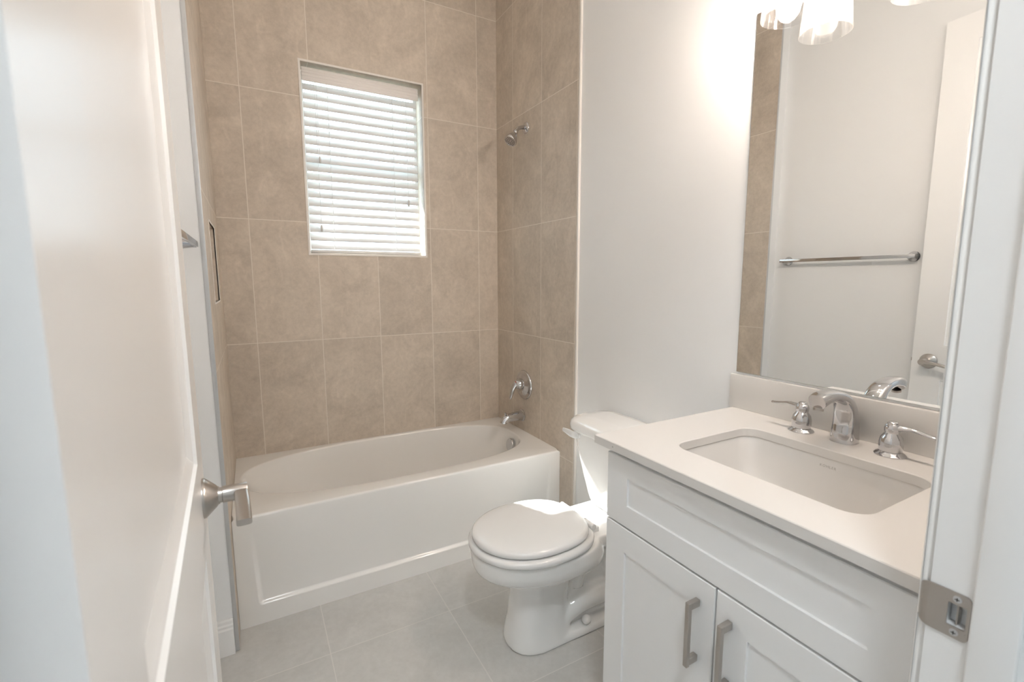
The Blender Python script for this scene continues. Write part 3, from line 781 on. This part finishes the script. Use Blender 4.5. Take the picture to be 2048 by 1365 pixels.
# maker's lettering on the back wall of the basin
cu = bpy.data.curves.new('lettering', 'FONT'); cu.body = 'KOHLER'; cu.size = 0.0085; cu.extrude = 0.00015; cu.align_x = 'CENTER'; cu.align_y = 'CENTER'; cu.space_character = 1.25
tmp = bpy.data.objects.new('lettering_curve', cu); COL.objects.link(tmp)
bpy.context.view_layer.update()
dg = bpy.context.evaluated_depsgraph_get()
me = bpy.data.meshes.new_from_object(tmp.evaluated_get(dg)); me.name = 'lettering'
bpy.data.objects.remove(tmp, do_unlink=True)
xb0, zb0, xb1, zb1 = scx + shx - e - 0.002, 0.900, scx + shx - 0.006, 0.85
f_ = (0.900 - 0.884)/(0.05); lx = xb0 + (xb1 - xb0)*f_
slope = Vector((xb0 - xb1, 0, zb0 - zb1)).normalized()
X_ = Vector((0, -1, 0)); Y_ = slope; Z_ = X_.cross(Y_)
mt4 = Matrix.Identity(4)
for i in range(3): mt4[i][0] = X_[i]; mt4[i][1] = Y_[i]; mt4[i][2] = Z_[i]
pos = Vector((lx, -2.078, 0.884)) + Z_*0.0003
for i in range(3): mt4[i][3] = pos[i]
me.transform(mt4); me.materials.clear(); me.materials.append(M['ink'])
lo = bpy.data.objects.new('lettering', me); COL.objects.link(lo); lo.parent = snk; lo.matrix_parent_inverse = WORLD['undermount_sink'].inverted()

# faucet
FX, FY = 1.432, -2.062
fau = thing('faucet', 'chrome widespread faucet with arched spout and two lever handles', 'faucet', (FX, FY, CTZ))
key = [  # x, z, half width (y), half thickness
    (1.438, 0.9275, 0.0295, 0.0300), (1.4385, 0.950, 0.0285, 0.0288), (1.4385, 0.975, 0.0272, 0.0258), (1.435, 1.000, 0.0258, 0.0220), (1.427, 1.022, 0.0245, 0.0180),
    (1.411, 1.041, 0.0232, 0.0145), (1.389, 1.053, 0.0222, 0.0128), (1.362, 1.059, 0.0215, 0.0130), (1.335, 1.059, 0.0210, 0.0150), (1.312, 1.055, 0.0205, 0.0170), (1.296, 1.050, 0.0195, 0.0175)]
kk = smoothpath(key, 5)
rings = []
for i, (x, z, hw, ht) in enumerate(kk):
    a = kk[max(i-1, 0)]; c = kk[min(i+1, len(kk)-1)]
    tx, tz = c[0] - a[0], c[1] - a[1]; l = sqrt(tx*tx + tz*tz); tx, tz = tx/l, tz/l
    if i == 0: tx, tz = 0, 1
    nxx, nzz_ = tz, -tx        # outward of the arch
    ring = []
    for k in range(32):
        c_, s_ = cos(2*pi*k/32), sin(2*pi*k/32)
        c_ = math.copysign(abs(c_)**0.72, c_); s_ = math.copysign(abs(s_)**0.72, s_)
        ring.append((x + nxx*ht*s_, FY + hw*c_, z + nzz_*ht*s_))
    rings.append(ring)
spo = MB().loft(rings).build('spout', 'chrome', fau, 50)
MB().lathe([(0.0115, 0), (0.0115, 0.006)], (1.305, FY, 1.0335), (-0.15, 0, -1), 24).build('aerator', 'nickel', spo, 40)
def fhandle(y, s):
    h = bpy.data.objects.new('faucet_handle', None); COL.objects.link(h); h.parent = fau
    h.matrix_parent_inverse = WORLD['faucet'].inverted(); h.location = (FX - 0.004, y, CTZ); WORLD[h.name] = Matrix.Translation((FX - 0.004, y, CTZ))
    x = FX - 0.004
    MB().lathe([(0.0312, 0), (0.0316, 0.002), (0.029, 0.005), (0.0245, 0.0075), (0.0230, 0.010)], (x, y, CTZ), (0, 0, 1), 48).build('base_ring', 'chrome', h, 40)
    MB().lathe([(0.0215, 0.008), (0.0232, 0.012), (0.0243, 0.022), (0.0240, 0.033), (0.0215, 0.044), (0.0165, 0.051), (0.0145, 0.0545), (0.0158, 0.059), (0.0162, 0.066), (0.0140, 0.073), (0.0105, 0.076), (0.0105, 0.0795), (0.0082, 0.0815)], (x, y, CTZ), (0, 0, 1), 48).build('bell', 'chrome', h, 45)
    pp = smoothpath([(x, y + s*0.006, CTZ + 0.066), (x + 0.001, y + s*0.022, CTZ + 0.069), (x + 0.002, y + s*0.042, CTZ + 0.070), (x + 0.002, y + s*0.060, CTZ + 0.066), (x + 0.002, y + s*0.078, CTZ + 0.063), (x + 0.002, y + s*0.087, CTZ + 0.063)], 5)
    L_ = len(pp)
    MB().tube(pp, [(0.0085 - 0.0045*min(1, k/10), 0.0090 - 0.003*min(1, k/10) + 0.0012*sin(pi*k/(L_-1))) for k in range(L_)], 20, sidev=(0, 0, 1)).build('lever', 'chrome', h, 50)
    if s > 0:
        MB().lathe([(0.0080, 0.0812), (0.0084, 0.0805), (0.0096, 0.0796), (0.0099, 0.0790)], (x, y, CTZ), (0, 0, 1), 24, False, False).build('hot_ring', 'red', h, 40)
fhandle(-1.958, 1); fhandle(-2.166, -1)

# mirror
mir = thing('wall_mirror', 'frameless rectangular mirror on the wall above the backsplash', 'mirror', (WR, -2.06, 1.044))
MB().box(1.5008, 1.5012, -2.445, -1.7005, 1.0445, 2.131).build('mirror_face', 'mirror', mir)
MB().box(1.5012, WR, -2.4455, -1.700, 1.044, 2.1315).build('glass_edge', 'mirror_edge', mir)

# vanity light with three shades
vl = thing('vanity_light', 'three-shade vanity light with clear glass shades above the mirror', 'light', (WR, -2.078, 2.24))
MB().box(WR - 0.022, WR, -2.078 - 0.10, -2.078 + 0.10, 2.195, 2.305).build('back_plate', 'chrome', vl, bevel=0.003)
b = MB().tube([(1.41, -2.078 - 0.262, 2.25), (1.41, -2.078 + 0.262, 2.25)], 0.009, 16)
for d in (-0.06, 0.06): b.tube([(1.49, -2.078 + d, 2.25), (1.41, -2.078 + d, 2.25)], 0.007, 16)
b.build('arm', 'chrome', vl, 50)
for k in range(3):
    y = -1.852 - 0.226*k; x = 1.412; zb = 2.033
    MB().lathe([(0.010, 2.25), (0.010, 2.215), (0.026, 2.208), (0.027, 2.178), (0.020, 2.172)], (x, y, 0), (0, 0, 1), 32).build('socket', 'chrome', vl, 40)
    MB().lathe([(0.064, zb), (0.0655, zb + 0.001), (0.0635, zb + 0.025), (0.0555, zb + 0.125), (0.052, zb + 0.148), (0.046, zb + 0.156), (0.026, zb + 0.158), (0.026, zb + 0.155), (0.0445, zb + 0.153), (0.0495, zb + 0.146), (0.053, zb + 0.124), (0.0615, zb + 0.025), (0.0625, zb + 0.001), (0.064, zb)], (x, y, 0), (0, 0, 1), 48, False, False).build('shade', 'glass', vl, 60)
    MB().lathe([(0.004, zb + 0.030), (0.016, zb + 0.036), (0.025, zb + 0.050), (0.0285, zb + 0.068), (0.026, zb + 0.085), (0.018, zb + 0.105), (0.0135, zb + 0.125), (0.013, zb + 0.140)], (x, y, 0), (0, 0, 1), 24).build('bulb', 'bulb', vl, 60)

# towel bar on the left wall
tw = thing('towel_bar', 'chrome towel bar mounted on the painted left wall, seen in the mirror', 'towel bar', (WL, -1.225, 1.457))
TBX, TBZ = -0.018, 1.458
MB().box(TBX - 0.004, TBX + 0.004, -1.572, -0.885, TBZ - 0.009, TBZ + 0.009).build('bar', 'chrome', tw, bevel=0.001)
for y in (-1.545, -0.905):
    MB().lathe([(0.026, 0), (0.026, 0.006), (0.022, 0.010), (0.015, 0.030), (0.012, 0.050), (0.012, 0.062)], (WL, y, TBZ), (1, 0, 0), 32).build('post', 'chrome', tw, 40)
